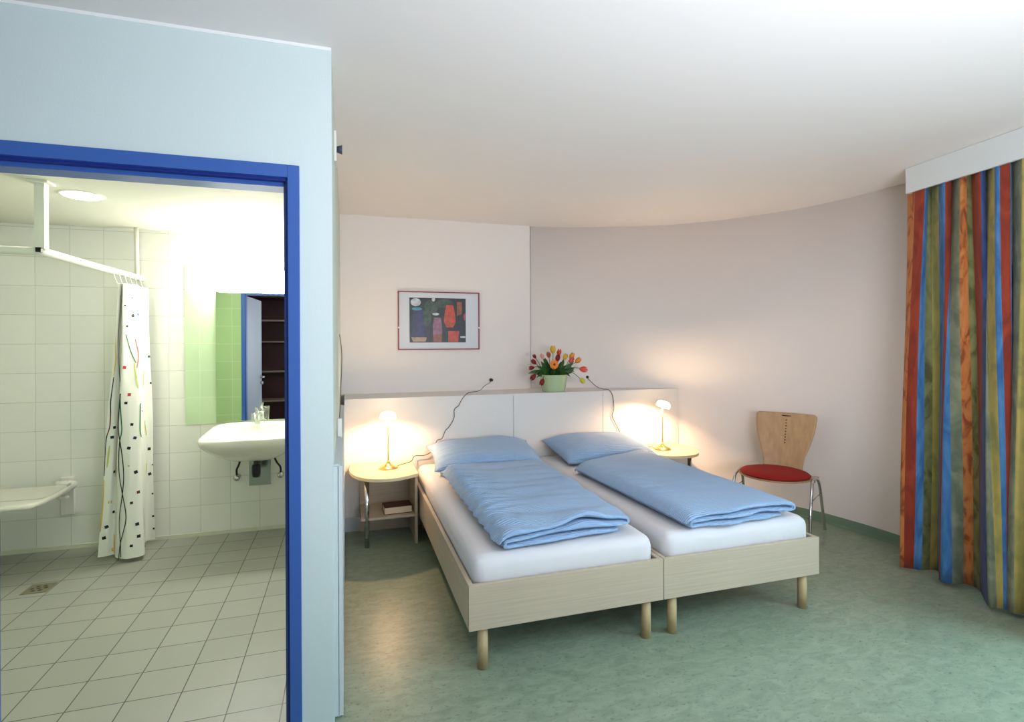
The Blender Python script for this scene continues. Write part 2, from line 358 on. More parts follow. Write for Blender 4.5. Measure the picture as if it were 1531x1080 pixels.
for i, s in enumerate(extra):
    CT.append(CT[-1]+(.014 if i == 0 else .04+.015*rnd.random())); CB.append((CB[-1][0]+(.014 if i == 0 else .04+.015*rnd.random()), -.05+.09*math.sin(i*1.9))); CN.append(.04*math.sin(i*1.9)); STR.append(s)
def curt_mats():
    def pat(name, c1, c2, c3, sc, st):
        m = bpy.data.materials.new(name); m.use_nodes = True; nt = m.node_tree; b = nt.nodes['Principled BSDF']; b.inputs['Roughness'].default_value = .85
        tc = nt.nodes.new('ShaderNodeTexCoord'); mp = nt.nodes.new('ShaderNodeMapping'); mp.inputs['Scale'].default_value = st
        nt.links.new(tc.outputs['Object'], mp.inputs[0])
        v = nt.nodes.new('ShaderNodeTexNoise'); v.inputs['Scale'].default_value = sc; v.inputs['Detail'].default_value = 3; v.inputs['Distortion'].default_value = 1.5; nt.links.new(mp.outputs[0], v.inputs['Vector'])
        cr = nt.nodes.new('ShaderNodeValToRGB'); e = cr.color_ramp.elements; e[0].position = .36; e[0].color = lin(c2); e[1].position = .5; e[1].color = lin(c1); x = e.new(.66); x.color = lin(c3)
        nt.links.new(v.outputs[0], cr.inputs[0]); nt.links.new(cr.outputs[0], b.inputs['Base Color'])
        # slight sheen on the weave
        b.inputs['Sheen Weight'].default_value = .1
        return m
    return [pat('orange_pattern_stripe', (184, 106, 46), (132, 64, 24), (190, 120, 64), 14, (1, 1, .45)),
            pat('red_stripe', (138, 46, 20), (122, 38, 18), (148, 54, 26), 12, (1, 1, .3)),
            pat('blue_stripe', (56, 108, 156), (46, 92, 144), (76, 124, 172), 12, (1, 1, .3)),
            pat('olive_stripe', (108, 108, 62), (76, 78, 36), (124, 124, 76), 9, (1, 1, .6)),
            pat('yellow_stripe', (160, 146, 74), (138, 130, 70), (176, 154, 80), 9, (1, 1, .5)),
            pat('sage_stripe', (114, 120, 96), (94, 102, 82), (134, 136, 108), 7, (1, 1, .7)),
            pat('dark_blue_stripe', (44, 66, 118), (36, 54, 100), (52, 78, 130), 9, (1, 1, .5))]
bm = bmesh.new(); NC = len(CT); cols = []
NV = 26
def ccol(i, v):
    s = CT[i]*(1-v)+CB[i][0]*v; nn = CN[i]*(1-v)+CB[i][1]*v; z = 2.5*(1-v)+.03*v
    nn += .008*math.sin(v*6+i)
    q = P0+DD*s+NN*(.05+nn); return Vector((q.x, q.y, z))
sub = 4
prev = None
for i in range(NC-1):
    for s_ in range(sub+(1 if i == NC-2 else 0)):
        f = s_/sub; col_ = []
        for j in range(NV+1):
            v = j/NV; a = ccol(max(i-1, 0), v); b = ccol(i, v); c_ = ccol(i+1, v); d_ = ccol(min(i+2, NC-1), v)
            p = .5*((2*b)+(c_-a)*f+(2*a-5*b+4*c_-d_)*f*f+(3*b-a-3*c_+d_)*f**3); col_.append(bm.verts.new(p))
        if prev:
            idx = STR[i] if s_ > 0 else STR[i-1]
            for j in range(NV):
                q = bm.faces.new((prev[j], col_[j], col_[j+1], prev[j+1])); q.material_index = idx; q.smooth = True
        prev = col_
cu = link('window_curtain', bm, curt_mats()); md = cu.modifiers.new('thick', 'SOLIDIFY'); md.thickness = .003
tag(cu, 'floor-length striped curtain in orange, red, blue and olive hanging under the white pelmet', 'curtain')
# stand and tray added as a body for the unseen ceiling fill
fill_body = thing('fill_light_body', 'grey stand added to hold the unseen ceiling fill light behind the viewer', 'lamp', (1.2, -.5, 0))
bm = bmesh.new(); box(bm, -.68, .68, -.38, .38, -.06, -.03); box(bm, -.68, -.66, -.38, .38, -.03, .01); box(bm, .66, .68, -.38, .38, -.03, .01); box(bm, -.66, .66, -.38, -.36, -.03, .01); box(bm, -.66, .66, .36, .38, -.03, .01)
bmesh.ops.rotate(bm, verts=bm.verts, matrix=Matrix.Rotation(math.pi, 3, 'X')); bmesh.ops.rotate(bm, verts=bm.verts, matrix=FILL.rotation_euler.to_matrix()); bmesh.ops.translate(bm, vec=(0, 0, 1.25), verts=bm.verts)
gm = mat('grey_lacquer', (190, 192, 194), .4); link('fill_tray', bm, gm, fill_body)
link('pole', cyl(bmesh.new(), (0, -.02, .02), (0, -.02, 1.17), .025), gm, fill_body); link('base', B(-.2, .2, -.2, .16, 0, .02, bev=.004), gm, fill_body)
# ------------------------------------------------------------------ beds
bed_x = [(.508, 1.487), (1.4905, 2.462)]; Y0, Y1 = 2.305, 4.36
def make_bed(x0, x1, label):
    t = thing('bed_frame', label, 'bed', (x0, Y0, 0), 0, 'the two single bed frames side by side'); W = x1-x0; L = Y1-Y0-.005
    link('footboard', B(0, W, 0, .022, .193, .394, bev=.0015), wood, t)
    link('side_panel', B(0, .022, .0225, L, .193, .394, bev=.0015), wood, t); link('side_panel', B(W-.022, W, .0225, L, .193, .394, bev=.0015), wood, t)
    link('head_panel', B(.0225, W-.0225, L-.022, L, .193, .394), wood, t)
    bm = bmesh.new()
    for k in range(14): box(bm, .023, W-.023, .1+k*.14, .16+k*.14, .30, .315)
    link('slat_base', bm, woodx, t)
    for x in (.05+.022, W-.05-.022):
        for y in (.045, L-.07): link('leg', cyl(bmesh.new(), (x, y, 0), (x, y, .1935+(0 if y < 1 else 0)), .024, n=28), mat('beech_leg', (196, 172, 128), .45, var=.06, vscale=8), t)
    return t
make_bed(*bed_x[0], 'left pale wood single bed frame on round legs, beside the nightstand with the book')
make_bed(*bed_x[1], 'right pale wood single bed frame on round legs, nearer the red chair')
def mattress(x0, x1, seed, label):
    bm = bmesh.new(); X0, X1, YA, YE, ZA, ZB = x0+.026, x1-.026-.004, Y0+.026, Y1-.035, .316, .502
    box(bm, X0, X1, YA, YE, ZA, ZB)
    es = [e for e in bm.edges if (e.verts[0].co.z > ZB-.01 and e.verts[1].co.z > ZB-.01)]
    vs4 = [e for e in bm.edges if abs(e.verts[0].co.z-e.verts[1].co.z) > .1]
    bmesh.ops.bevel(bm, geom=es+vs4, offset=.055, segments=8, affect='EDGES', profile=.5)
    long_ = [e for e in bm.edges if e.calc_length() > .3]
    bmesh.ops.subdivide_edges(bm, edges=long_, cuts=24, use_grid_fill=True)
    for v in bm.verts:
        p = v.co*5+Vector((seed, 0, 0)); v.co.z += (noise.noise(p)*.004 if v.co.z > ZA+.1 else 0)
        if v.co.y < YA+.004: v.co.y += .004*noise.noise(v.co*9)
    for f in bm.faces: f.smooth = True
    o = link('mattress', bm, sheet); tag(o, label, 'mattress', 'mattresses in fitted white sheets'); return o
mattress(*bed_x[0], 3, 'mattress under a white fitted sheet in the left bed frame')
mattress(*bed_x[1], 9, 'mattress under a white fitted sheet in the right bed frame')
def duvet(FL, FR, BR, BL, zb, H, seed, label, wr):
    """folded duvet: a strip folded in three, drawn as a flattened spiral section pushed along its length"""
    th = H/3.0; W = 1.0
    cl = []    # centre line in (x 0..1, z) folded: bottom layer right->left, fold up, middle layer left->right, fold, top layer to the left
    def arc(cx, cz, r, a0, a1, n=8): return [(cx+r*.55*math.cos(a0+(a1-a0)*i/n), cz+r*math.sin(a0+(a1-a0)*i/n)) for i in range(n+1)]
    z1, z2, z3 = th*.5, th*1.5, th*2.5
    w0, w1 = .0, 1.0
    cl += [(.90, z1)]+[(x/24, z1) for x in range(20, 1, -1)]
    cl += arc(.045, (z1+z2)/2, th/2, -math.pi/2, -math.pi*1.5)[1:-1]
    cl += [(x/24, z2) for x in range(2, 23)]
    cl += arc(.955, (z2+z3)/2, th/2, -math.pi/2, math.pi/2)[1:-1]
    cl += [(x/24, z3) for x in range(22, 0, -1)]+[(.012, z3-.012), (-.002, z3-th*.7), (.0, z3-th*1.3)]
    bm = bmesh.new(); ny = 70; rows = []
    P = [Vector((x, z)) for x, z in cl]
    Lx = (Vector(FR)-Vector(FL)).length
    def place(u, v, z):
        a = Vector(FL).lerp(Vector(FR), u); b = Vector(BL).lerp(Vector(BR), u); q = a.lerp(b, v); return q
    for j in range(ny+1):
        v = j/ny; ring = []
        endF = min(1, v/.03); endB = min(1, (1-v)/.06)
        puff = (1-(1-endB)**2)**.5
        for side in (1, -1):
            rng = range(len(P)) if side == 1 else range(len(P)-1, -1, -1)
            for i in rng:
                a = P[max(i-1, 0)]; b = P[min(i+1, len(P)-1)]; dd = Vector(((b.x-a.x)*Lx, b.y-a.y)).normalized(); nn = Vector((-dd.y, dd.x))
                off = th*.42*side*(.55+.45*endF**.5)
                x = P[i].x+nn.x*off/Lx; z = P[i].y+nn.y*off
                z = max(z, 0.001)
                front = max(0, 1-v/.12)
                # sagging irregular front folds
                z *= 1-.14*front*(.5+.5*noise.noise(Vector((x*3.1, seed, .3))))-.05*math.sin(x*5+seed)*front
                z *= (.35+.65*puff)
                if z > th*1.6: z -= .018*(1-min(1, x/.12))**2 + .012*max(0, (x-.9)/.1)
                q = place(x, v, z)
                z += front*.022*math.exp(-((x-.62)/.16)**2)*min(1, z/H)*wr
                vy = 0
                # uneven edges of each layer at the foot
                lay = int(min(2, z/th)); vy = .018*noise.noise(Vector((x*4, lay*3.3+seed, 1)))*front*2
                dirv = (Vector(BL)-Vector(FL)).normalized()
                X = q.x+dirv.x*vy; Y = q.y+dirv.y*vy
                if z > th*2.2:
                    edge = max(0, 1-x/.35)
                    z += wr*(.010*edge*math.sin(v*95+6*noise.noise(Vector((x*3, v*6, seed)))+x*9)+.007*noise.noise(Vector((X*2.5, Y*11, seed)))) + .006*noise.noise(Vector((X*5, Y*5, seed+4)))
                elif x < .06:
                    X += .004*math.sin(v*80)*wr
                ring.append(bm.verts.new((X, Y, zb+z)))
        rows.append(ring)
    m_ = len(rows[0])
    for A_, B_ in zip(rows, rows[1:]):
        for k in range(m_):
            f = bm.faces.new((A_[k], A_[(k+1) % m_], B_[(k+1) % m_], B_[k])); f.smooth = True
    nP = len(P)
    for row, s in ((rows[0], 1), (rows[-1], -1)):   # end caps: quads between the two sides of the strip
        for i in range(nP-1):
            q = (row[i], row[i+1], row[m_-2-i], row[m_-1-i]); bm.faces.new(q if s < 0 else q[::-1]).smooth = True
    bmesh.ops.recalc_face_normals(bm, faces=bm.faces)
    o = link('duvet', bm, blue_cloth); sb = o.modifiers.new('s', 'SUBSURF'); sb.levels = sb.render_levels = 1
    tag(o, label, 'duvet', 'folded light blue duvets'); return o
duvet((.662, 2.355), (1.385, 2.42), (1.41, 3.83), (.655, 3.83), .505, .10, 2.0, 'light blue duvet folded lengthwise on the left bed, its side crumpled', 1.9)
duvet((1.65, 2.325), (2.345, 2.345), (2.33, 3.93), (1.60, 3.62), .505, .10, 7.0, 'light blue duvet folded lengthwise on the right bed, smoother and set askew', .35)
def pillow(c, sx, sy, h, rz, tilt, seed, label, lump=0):
    bm = bmesh.new(); nu, nv = 56, 40
    def f(sgn):
        def g(u, v):
            a, b = u*2-1, v*2-1
            e = max(0, (1-abs(a)**3.2)*(1-abs(b)**3.2))**.52
            pin = 1-.07*(1-abs(a)**2)*abs(b)**6; pin2 = 1-.07*(1-abs(b)**2)*abs(a)**6
            x = a*sx/2*pin2; y = b*sy/2*pin; z = sgn*h*e*(.62 if sgn > 0 else .38)
            if sgn > 0:
                z += (.012*noise.noise(Vector((a*2.5, b*2.5, seed)))+.007*math.sin(b*26+4*noise.noise(Vector((a*2, b*2, seed))))*max(0, -a-lump)*1.0)*e
            z += .01*noise.noise(Vector((a*1.5, b*1.5, seed+3)))
            return Vector((x, y, z))
        return g
    for s in (1, -1): grid(bm, f(s), nu, nv)
    bmesh.ops.remove_doubles(bm, verts=bm.verts, dist=.0004); bmesh.ops.recalc_face_normals(bm, faces=bm.faces)
    o = link('pillow', bm, blue_cloth); o.location = c; o.rotation_euler = (tilt, 0, rz); tag(o, label, 'pillow', 'light blue pillows at the heads of the beds'); return o
pillow((1.03, 4.09, .585), .85, .50, .155, R(-1), R(11), 1, 'plump light blue pillow at the head of the left bed')
pillow((2.02, 4.09, .578), .83, .52, .155, R(4), R(10), 5, 'light blue pillow lying slightly turned at the head of the right bed', .3)
# ------------------------------------------------------------------ nightstands
def nightstand(x, mirror, label):
    t = thing('nightstand', label, 'nightstand', (x, 4.355, 0)); s = -1 if mirror else 1
    # local: x from 0 at the bed side going away (s = -1 mirrored); y negative to the front
    def X(v): return -v*s
    pts = [(0, 0)]
    pts += [(0, -.44)]
    arc = spline([(0, -.44, 0), (.14, -.52, 0), (.30, -.52, 0), (.42, -.41, 0), (.475, -.22, 0), (.47, -.06, 0), (.46, 0, 0)], 8)
    pts += [(p.x, p.y) for p in arc[1:]]
    P = [(X(a), b) for a, b in pts]
    if s > 0: P = P[::-1]
    P = P if s > 0 else P
    bm = prism(bmesh.new(), P, .500, .522); bmesh.ops.recalc_face_normals(bm, faces=bm.faces); link('table_top', bm, woodx, t)
    def bx(a0, a1, y0, y1, z0, z1): return B(min(X(a0), X(a1)), max(X(a0), X(a1)), y0, y1, z0, z1)
    link('side_panel', bx(0, .018, -.40, 0, 0, .4995), wood, t)
    link('back_panel', bx(.018, .40, -.018, 0, 0, .4995), wood, t)
    link('shelf', bx(.0185, .398, -.385, -.0185, .195, .213), wood, t)
    link('leg', cyl(bmesh.new(), (X(.358), -.37, 0), (X(.358), -.37, .4995), .018, n=28), chrome, t)
    return t
nightstand(.492, False, 'round-fronted pale wood nightstand left of the beds, with an open shelf and a chrome leg')
nightstand(2.478, True, 'round-fronted pale wood nightstand at the far right of the beds, mostly hidden')
bk = thing('book', 'brown book lying on the shelf of the left nightstand', 'book', (.355, 4.08, .2135), R(4))
bm = B(-.10, .10, -.07, .07, 0, .004); box(bm, -.10, .10, -.07, .07, .05, .054); box(bm, -.10, .10, .066, .07, .004, .05); link('cover', bm, mat('brown_leather', (84, 44, 28), .5), bk)
link('pages', B(-.097, .097, -.066, .064, .0042, .0498), mat('book_pages', (225, 205, 175), .8), bk)
# ------------------------------------------------------------------ bedside lamps
glow = mat('lamp_glass', (255, 240, 215), .3, emit=(255, 226, 178), estr=9)
def lamp(x, y, z, tilt, az, power, label):
    t = thing('bedside_lamp', label, 'lamp', (x, y, z), 0, 'brass bedside lamps'); H = .385
    link('base', lathe(bmesh.new(), [(0, 0), (.072, 0), (.074, .004), (.068, .012), (.045, .022), (.022, .032), (.012, .045), (.006, .06), (0, .062)], n=48), brass, t)
    link('pole', cyl(bmesh.new(), (0, 0, .055), (0, 0, H), .0055, n=16), brass, t)
    sh = link('lamp_shade', lathe(bmesh.new(), [(0, .062), (.035, .060), (.052, .050), (.060, .030), (.061, .012), (.057, .008), (.056, .028), (.046, .046), (.03, .053), (0, .055)], n=48), glow, t)
    sh.location = (0, 0, H-.02); sh.rotation_euler = (tilt*math.cos(az), tilt*math.sin(az), 0)
    link('switch', lathe(bmesh.new(), [(0, 0), (.008, 0), (.009, .01), (.004, .016), (0, .016)], c=(-.02, -.03, .024), n=16), brass, t)
    l = bpy.data.lights.new('lamp_bulb', 'POINT'); l.energy = power; l.color = (1, .64, .36); l.shadow_soft_size = .016
    lo = bpy.data.objects.new('lamp_bulb', l); COL.objects.link(lo); lo.parent = sh; lo.location = (0, 0, .036)
    l = bpy.data.lights.new('lamp_up_fill', 'SPOT'); l.energy = power*.75; l.color = (1, .70, .42); l.shadow_soft_size = .03; l.spot_size = R(160); l.spot_blend = 1  # added spot above the closed shade, warms the ceiling in place of its upward glow
    lo = bpy.data.objects.new('lamp_up_fill', l); COL.objects.link(lo); lo.parent = sh; lo.location = (0, 0, .075); lo.rotation_euler = (math.pi, 0, 0)
    return t
lamp(.297, 4.15, .522, R(0), 0, 21, 'glowing brass bedside lamp standing on the left nightstand')
lamp(2.655, 4.12, .522, R(16), R(60), 30, 'glowing brass bedside lamp standing on the right nightstand, its shade tilted')
# cords
def cord(pts, label, plug=True):
    bm = tube(bmesh.new(), pts, .0028, n=6)
    o = link('lamp_cord', bm, blackp); tag(o, label, 'cord', 'black lamp cords over the ledge')
    if plug:
        p = pts[0]; bm = cyl(bmesh.new(), (p[0], p[1]+.012, p[2]), (p[0], p[1]-.03, p[2]), .016, .012, n=16); link('plug', bm, blackp, o)
    return o
cord([(1.284, 4.82, 1.123), (1.264, 4.78, 1.103), (1.184, 4.68, 1.08), (1.128, 4.58, 1.058), (1.071, 4.5, 1.05), (.966, 4.364, 1.052), (.924, 4.358, 1.02), (.899, 4.359, .981), (.883, 4.359, .949), (.846, 4.359, .918), (.843, 4.359, .848), (.804, 4.359, .781), (.771, 4.359, .748), (.743, 4.359, .686), (.699, 4.355, .67), (.675, 4.352, .60), (.60, 4.349, .56), (.52, 4.345, .56), (.485, 4.30, .53), (.40, 4.22, .527), (.355, 4.17, .527)], 'black cord from the wall plug left of the flowers to the left bedside lamp')
cord([(2.224, 4.762, 1.133), (2.24, 4.6, 1.06), (2.259, 4.5, 1.037), (2.262, 4.366, 1.036), (2.297, 4.360, .974), (2.307, 4.360, .863), (2.289, 4.360, .803), (2.33, 4.360, .721), (2.38, 4.360, .625), (2.42, 4.350, .56), (2.52, 4.3, .528), (2.62, 4.2, .527)], 'black cord from the wall plug right of the flowers to the right bedside lamp')
# ------------------------------------------------------------------ picture
pc = thing('framed_picture', 'red-framed photograph of coloured garden jars hanging above the ledge', 'picture', (.805, 4.834, 1.669))
hw, hh = .369, .2615
bm = bmesh.new(); f_ = .009
for a in ((-hw, hw, hh-f_, hh), (-hw, hw, -hh, -hh+f_), (-hw, -hw+f_, -hh+f_, hh-f_), (hw-f_, hw, -hh+f_, hh-f_)): box(bm, a[0], a[1], -.018, 0, a[2], a[3])
link('frame', bm, mat('red_frame', (142, 30, 34), .4), pc)
link('mat_board', B(-hw+f_, hw-f_, -.008, -.001, -hh+f_, hh-f_), mat('mat_board', (214, 218, 224), .7), pc)
for s in (-1, 1):
    bm = box(bmesh.new(), s*(hw-.005)-.006, s*(hw-.005)+.006, -.02, -.017, -.07, -.055); link('clip', bm, whitep, pc)

MP = [mat(f'print_{n_}', c_, .35, var=v_, vscale=30) for n_, c_, v_ in (('dark', (32, 40, 34), .5), ('indigo', (50, 48, 96), .25), ('turquoise', (60, 150, 165), .2), ('mauve', (150, 100, 122), .2), ('orange', (200, 72, 34), .2), ('sand', (176, 150, 120), .2), ('leaf', (60, 84, 60), .4), ('terracotta', (150, 84, 52), .2), ('navy', (20, 26, 44), .3), ('pale', (200, 206, 208), .2), ('pink', (190, 70, 90), .2))]
bm = bmesh.new(); IX0, IX1, IZ0, IZ1 = .536-.805, 1.046-.805, 1.473-1.669, 1.874-1.669
box(bm, IX0, IX1, -.0095, -.008, IZ0, IZ1, 0)
LAY = [0]
def shp(pts, mi, lay):
    LAY[0] += 1; vs = [bm.verts.new((IX0+(IX1-IX0)*x, -.0095-.00012*LAY[0], IZ1-(IZ1-IZ0)*y)) for x, y in pts]
    f = bm.faces.new(vs); f.material_index = mi
    if f.normal.y > 0: pass
def ell(cx, cy, rx, ry, mi, lay, n=18): shp([(cx+rx*math.cos(2*math.pi*i/n), cy+ry*math.sin(2*math.pi*i/n)) for i in range(n)], mi, lay)
def pot(cx, w0, w1, w2, y0, y1, mi, lay):
    L = []
    for i in range(13):
        t = i/12; w_ = w0+(w1-w0)*math.sin(math.pi*min(1, t*1.25)/2)*1.15 if t < .7 else w2+(w0+(w1-w0)*1.12-w2)*math.cos((t-.7)/.3*math.pi/2); L.append((w_, y0+(y1-y0)*t))
    shp([(cx-a, b) for a, b in L]+[(cx+a, b) for a, b in L[::-1]], mi, lay)
ell(.38, .2, .12, .16, 6, 1); ell(.28, .45, .1, .2, 6, 1); ell(.62, .12, .16, .1, 6, 1); ell(.88, .75, .12, .2, 8, 1); ell(.11, .1, .09, .09, 9, 2)
pot(.15, .08, .10, .11, .26, .87, 1, 3); ell(.13, .25, .09, .035, 2, 4); shp([(.03, .88), (.30, .88), (.28, .98), (.06, .98)], 5, 3)
pot(.49, .06, .08, .08, .44, .82, 3, 3); ell(.46, .36, .06, .03, 9, 4); shp([(.41, .82), (.57, .82), (.56, .99), (.42, .99)], 7, 3)
pot(.71, .06, .10, .055, .15, .66, 4, 3); shp([(.66, .66), (.84, .66), (.84, .73), (.66, .73)], 8, 4); shp([(.68, .74), (.88, .74), (.86, .99), (.68, .99)], 4, 3)
shp([(.84, .08), (.93, .08), (.93, .35), (.84, .4)], 7, 3); ell(.98, .42, .02, .08, 10, 4); shp([(.9, .86), (.99, .86), (.99, .9), (.9, .9)], 9, 4); ell(.42, .03, .03, .05, 9, 4)
link('print', bm, MP, pc)
# ------------------------------------------------------------------ flowers
VX, VY, VZ = 1.765, 4.47, 1.0305
vs_ = link('flower_vase', lathe(bmesh.new(), [(0, 0), (.096, 0), (.103, .01), (.112, .05), (.120, .10), (.125, .14), (.128, .152), (.124, .152), (.120, .14), (.111, .09), (.096, .02), (0, .015)], n=56), mat('celadon_glaze', (176, 196, 152), .16, coat=.5), loc=(VX, VY, VZ))
tag(vs_, 'pale green glazed bowl vase holding tulips on the ledge', 'vase')
FC = {'dr': (128, 14, 22), 'pk': (222, 158, 150), 'or': (176, 84, 26), 'ye': (222, 176, 52), 'OG': (236, 132, 40), 'rd': (196, 70, 44), 'co': (226, 88, 72), 'yo': (226, 150, 56), 'yg': (206, 200, 70)}
fm = {k_: mat('petal_'+k_, c_, .55) for k_, c_ in FC.items()}
stem_m = mat('flower_stem', (70, 112, 48), .55); leaf_m = mat('tulip_leaf', (46, 92, 34), .45, var=.3, vscale=25)
FL = [(1.569, 1.178, 'dr', 1, 4.42, 'dark red tulip hanging lowest at the far left of the vase'),
      (1.637, 1.137, 'dr', 1, 4.40, 'dark red tulip drooping in front of the vase rim, second from the left'),
      (1.592, 1.286, 'dr', .9, 4.47, 'dark red tulip at the upper left of the bunch, above the drooping one'),
      (1.583, 1.245, 'dr', .8, 4.50, 'dark red tulip at the left edge of the bunch, half hidden by leaves'),
      (1.612, 1.334, 'dr', .7, 4.52, 'small dark red tulip bud beside the pale pink one'),
      (1.648, 1.334, 'pk', .8, 4.43, 'pale pink tulip at the upper left of the bunch'),
      (1.719, 1.343, 'or', .9, 4.46, 'brownish orange tulip above the open orange daisy'),
      (1.759, 1.385, 'ye', 1.15, 4.46, 'tall yellow tulip, topmost of the bunch'),
      (1.73, 1.276, 'OG', 1.3, 4.36, 'open orange gerbera facing the room in the middle of the bunch'),
      (1.796, 1.31, 'dr', 1, 4.45, 'dark red tulip in the centre of the bunch'),
      (1.823, 1.362, 'rd', 1, 4.48, 'orange-red tulip at the top, right of the tall yellow one'),
      (1.845, 1.325, 'ye', .95, 4.40, 'yellow tulip just below the orange-red one'),
      (1.888, 1.301, 'co', .9, 4.37, 'coral tulip with a pale base, right of the centre'),
      (1.926, 1.331, 'yo', 1, 4.45, 'orange-yellow tulip at the upper right of the bunch'),
      (1.972, 1.295, 'yo', 1.05, 4.43, 'orange-yellow tulip below the upper right one, leaning right'),
      (2.015, 1.229, 'co', 1.2, 4.42, 'large coral tulip at the far right of the bunch'),
      (2.012, 1.133, 'yg', .95, 4.42, 'greenish yellow tulip drooping lowest on the right')]
def tulip(x, z, c, s, y, label):
    base = Vector((VX+(x-VX)*.25, VY-.01, VZ+.06)); head = Vector((x, y, z))
    rim = Vector((VX+max(-.1, min(.1, (x-VX)*.55)), VY+(y-VY)*.5, VZ+.165)); out_ = (head-rim)
    mid = rim+out_*.5+Vector((0, 0, .03 if z < 1.25 else .01))
    name = 'gerbera' if c == 'OG' else 'tulip'
    t = thing(name, label, 'flower', base, 0, 'flowers in the green vase')
    link('stem', tube(bmesh.new(), [(0, 0, 0), rim-base, mid-base, head-base], .0028, n=6), stem_m, t)
    d = (head-mid).normalized(); q = d.to_track_quat('Z', 'Y')
    bm = bmesh.new()
    if c == 'OG':
        for ring, n_, r_, zz in ((0, 16, .036, .0), (1, 14, .026, .004)):
            r_ *= 1.2
            for k in range(n_):
                a = 2*math.pi*k/n_+ring*.2
                ca, sa = math.cos(a), math.sin(a); tx, ty = -sa, ca
                pts = [(0, .004), (.35, .006), (.75, .006), (1, .0025)]
                L = [bm.verts.new((ca*r_*u+tx*w_, -zz-.003*(u*(1-u)), sa*r_*u+ty*w_)) for u, w_ in pts]
                Rr = [bm.verts.new((ca*r_*u-tx*w_, -zz-.003*(u*(1-u)), sa*r_*u-ty*w_)) for u, w_ in pts]
                for i in range(3): bm.faces.new((L[i], L[i+1], Rr[i+1], Rr[i])).smooth = True
        o = link('petals', bm, fm[c], t); o.location = head-base
        o = link('flower_centre', lathe(bmesh.new(), [(0, .006), (.008, .005), (.011, 0), (0, -.002)], n=16), mat('gerbera_eye', (110, 66, 20), .8), t); o.location = head-base+Vector((0, -.006, 0)); o.rotation_euler = (R(90), 0, 0)
        return t
    for k in range(6):
        a0 = 2*math.pi*k/6; rr = .017*s*(1 if k % 2 else .92)
        def f(u, v, a0=a0, rr=rr):
            a = a0+(u-.5)*1.35*(1-v**3*.75); r_ = rr*(math.sin(min(1, v*1.15)*math.pi*.62+.12)**.8)*(1-.25*v**2); return Vector((r_*math.cos(a), r_*math.sin(a), (v-.25)*.044*s))
        grid(bm, f, 5, 8)
    o = link('petals', bm, fm[c], t); o.location = head-base; o.rotation_euler = q.to_euler()
    return t
for f_ in FL: tulip(f_[0], f_[1], f_[2], f_[3]*1.45, *f_[4:])
bm = bmesh.new(); rnd = random.Random(11)
for k in range(90):
    a = rnd.uniform(math.pi*.95, math.pi*2.05) if k < 64 else rnd.uniform(0, math.pi); L = rnd.uniform(.13, .26); w_ = rnd.uniform(.013, .024)
    sp_ = rnd.uniform(.3, 1.0); dx = math.cos(a)*sp_*.75; dy = math.sin(a)*.35*sp_; 
    b0 = Vector((VX+dx*.08, VY+dy*.08, VZ+.12)); side = Vector((-dy, dx, 0)).normalized() if abs(dx)+abs(dy) > .01 else Vector((1, 0, 0))
    tw = Vector((rnd.uniform(-.4, .4), 1, rnd.uniform(-.3, .3))).normalized()
    pts = []
    drop = rnd.uniform(.0, 1.0)*sp_
    for i in range(8):
        t_ = i/7; z = L*(t_*(1.0-.5*sp_)-drop*.75*t_**3) ; p = b0+Vector((dx*L*t_*1.0, dy*L*t_, z)); pts.append(p)
    sd = (pts[3]-pts[2]).cross(tw).normalized()
    A_ = []; B_ = []
    for i, p in enumerate(pts):
        t_ = i/7; ww = w_*(math.sin(math.pi*min(1, t_*.95+.05))**.7); A_.append(bm.verts.new(p+sd*ww)); B_.append(bm.verts.new(p-sd*ww))
    for i in range(7): bm.faces.new((A_[i], A_[i+1], B_[i+1], B_[i])).smooth = True
lv = link('tulip_leaves', bm, leaf_m); tag(lv, 'dense dark green tulip leaves filling the vase', 'leaves', kind='stuff')
# ------------------------------------------------------------------ chair
ang = R(-57)
ch = thing('chair', 'beech plywood chair with red seat pad and chrome legs by the curved wall', 'chair', (3.17, 3.37, 0), ang)
def seatpt(a, rr, sc=1): return None
bm = bmesh.new()
# plywood shell: seat plate, flared towards the frame at the sides
sp = [(.245*math.cos(a)*(1+.06*abs(math.cos(a))**8), -.01+.235*math.sin(a)) for a in [2*math.pi*i/48 for i in range(48)]]
prism(bm, sp, .428, .440, smooth=True); box(bm, -.275, .275, -.03, .13, .426, .436); bmesh.ops.recalc_face_normals(bm, faces=bm.faces)
link('seat_shell', bm, plywood, ch)
bm = bmesh.new(); lathe(bm, [(0, .028), (.5, .027), (.8, .022), (.94, .012), (1, 0), (.96, -.008), (.9, -.012), (0, -.012)], n=48)
bmesh.ops.scale(bm, vec=(.25, .24, 1), verts=bm.verts); bmesh.ops.translate(bm, vec=(0, -.02, .453), verts=bm.verts)
for f in bm.faces: f.smooth = True
link('seat_pad', bm, redf, ch)
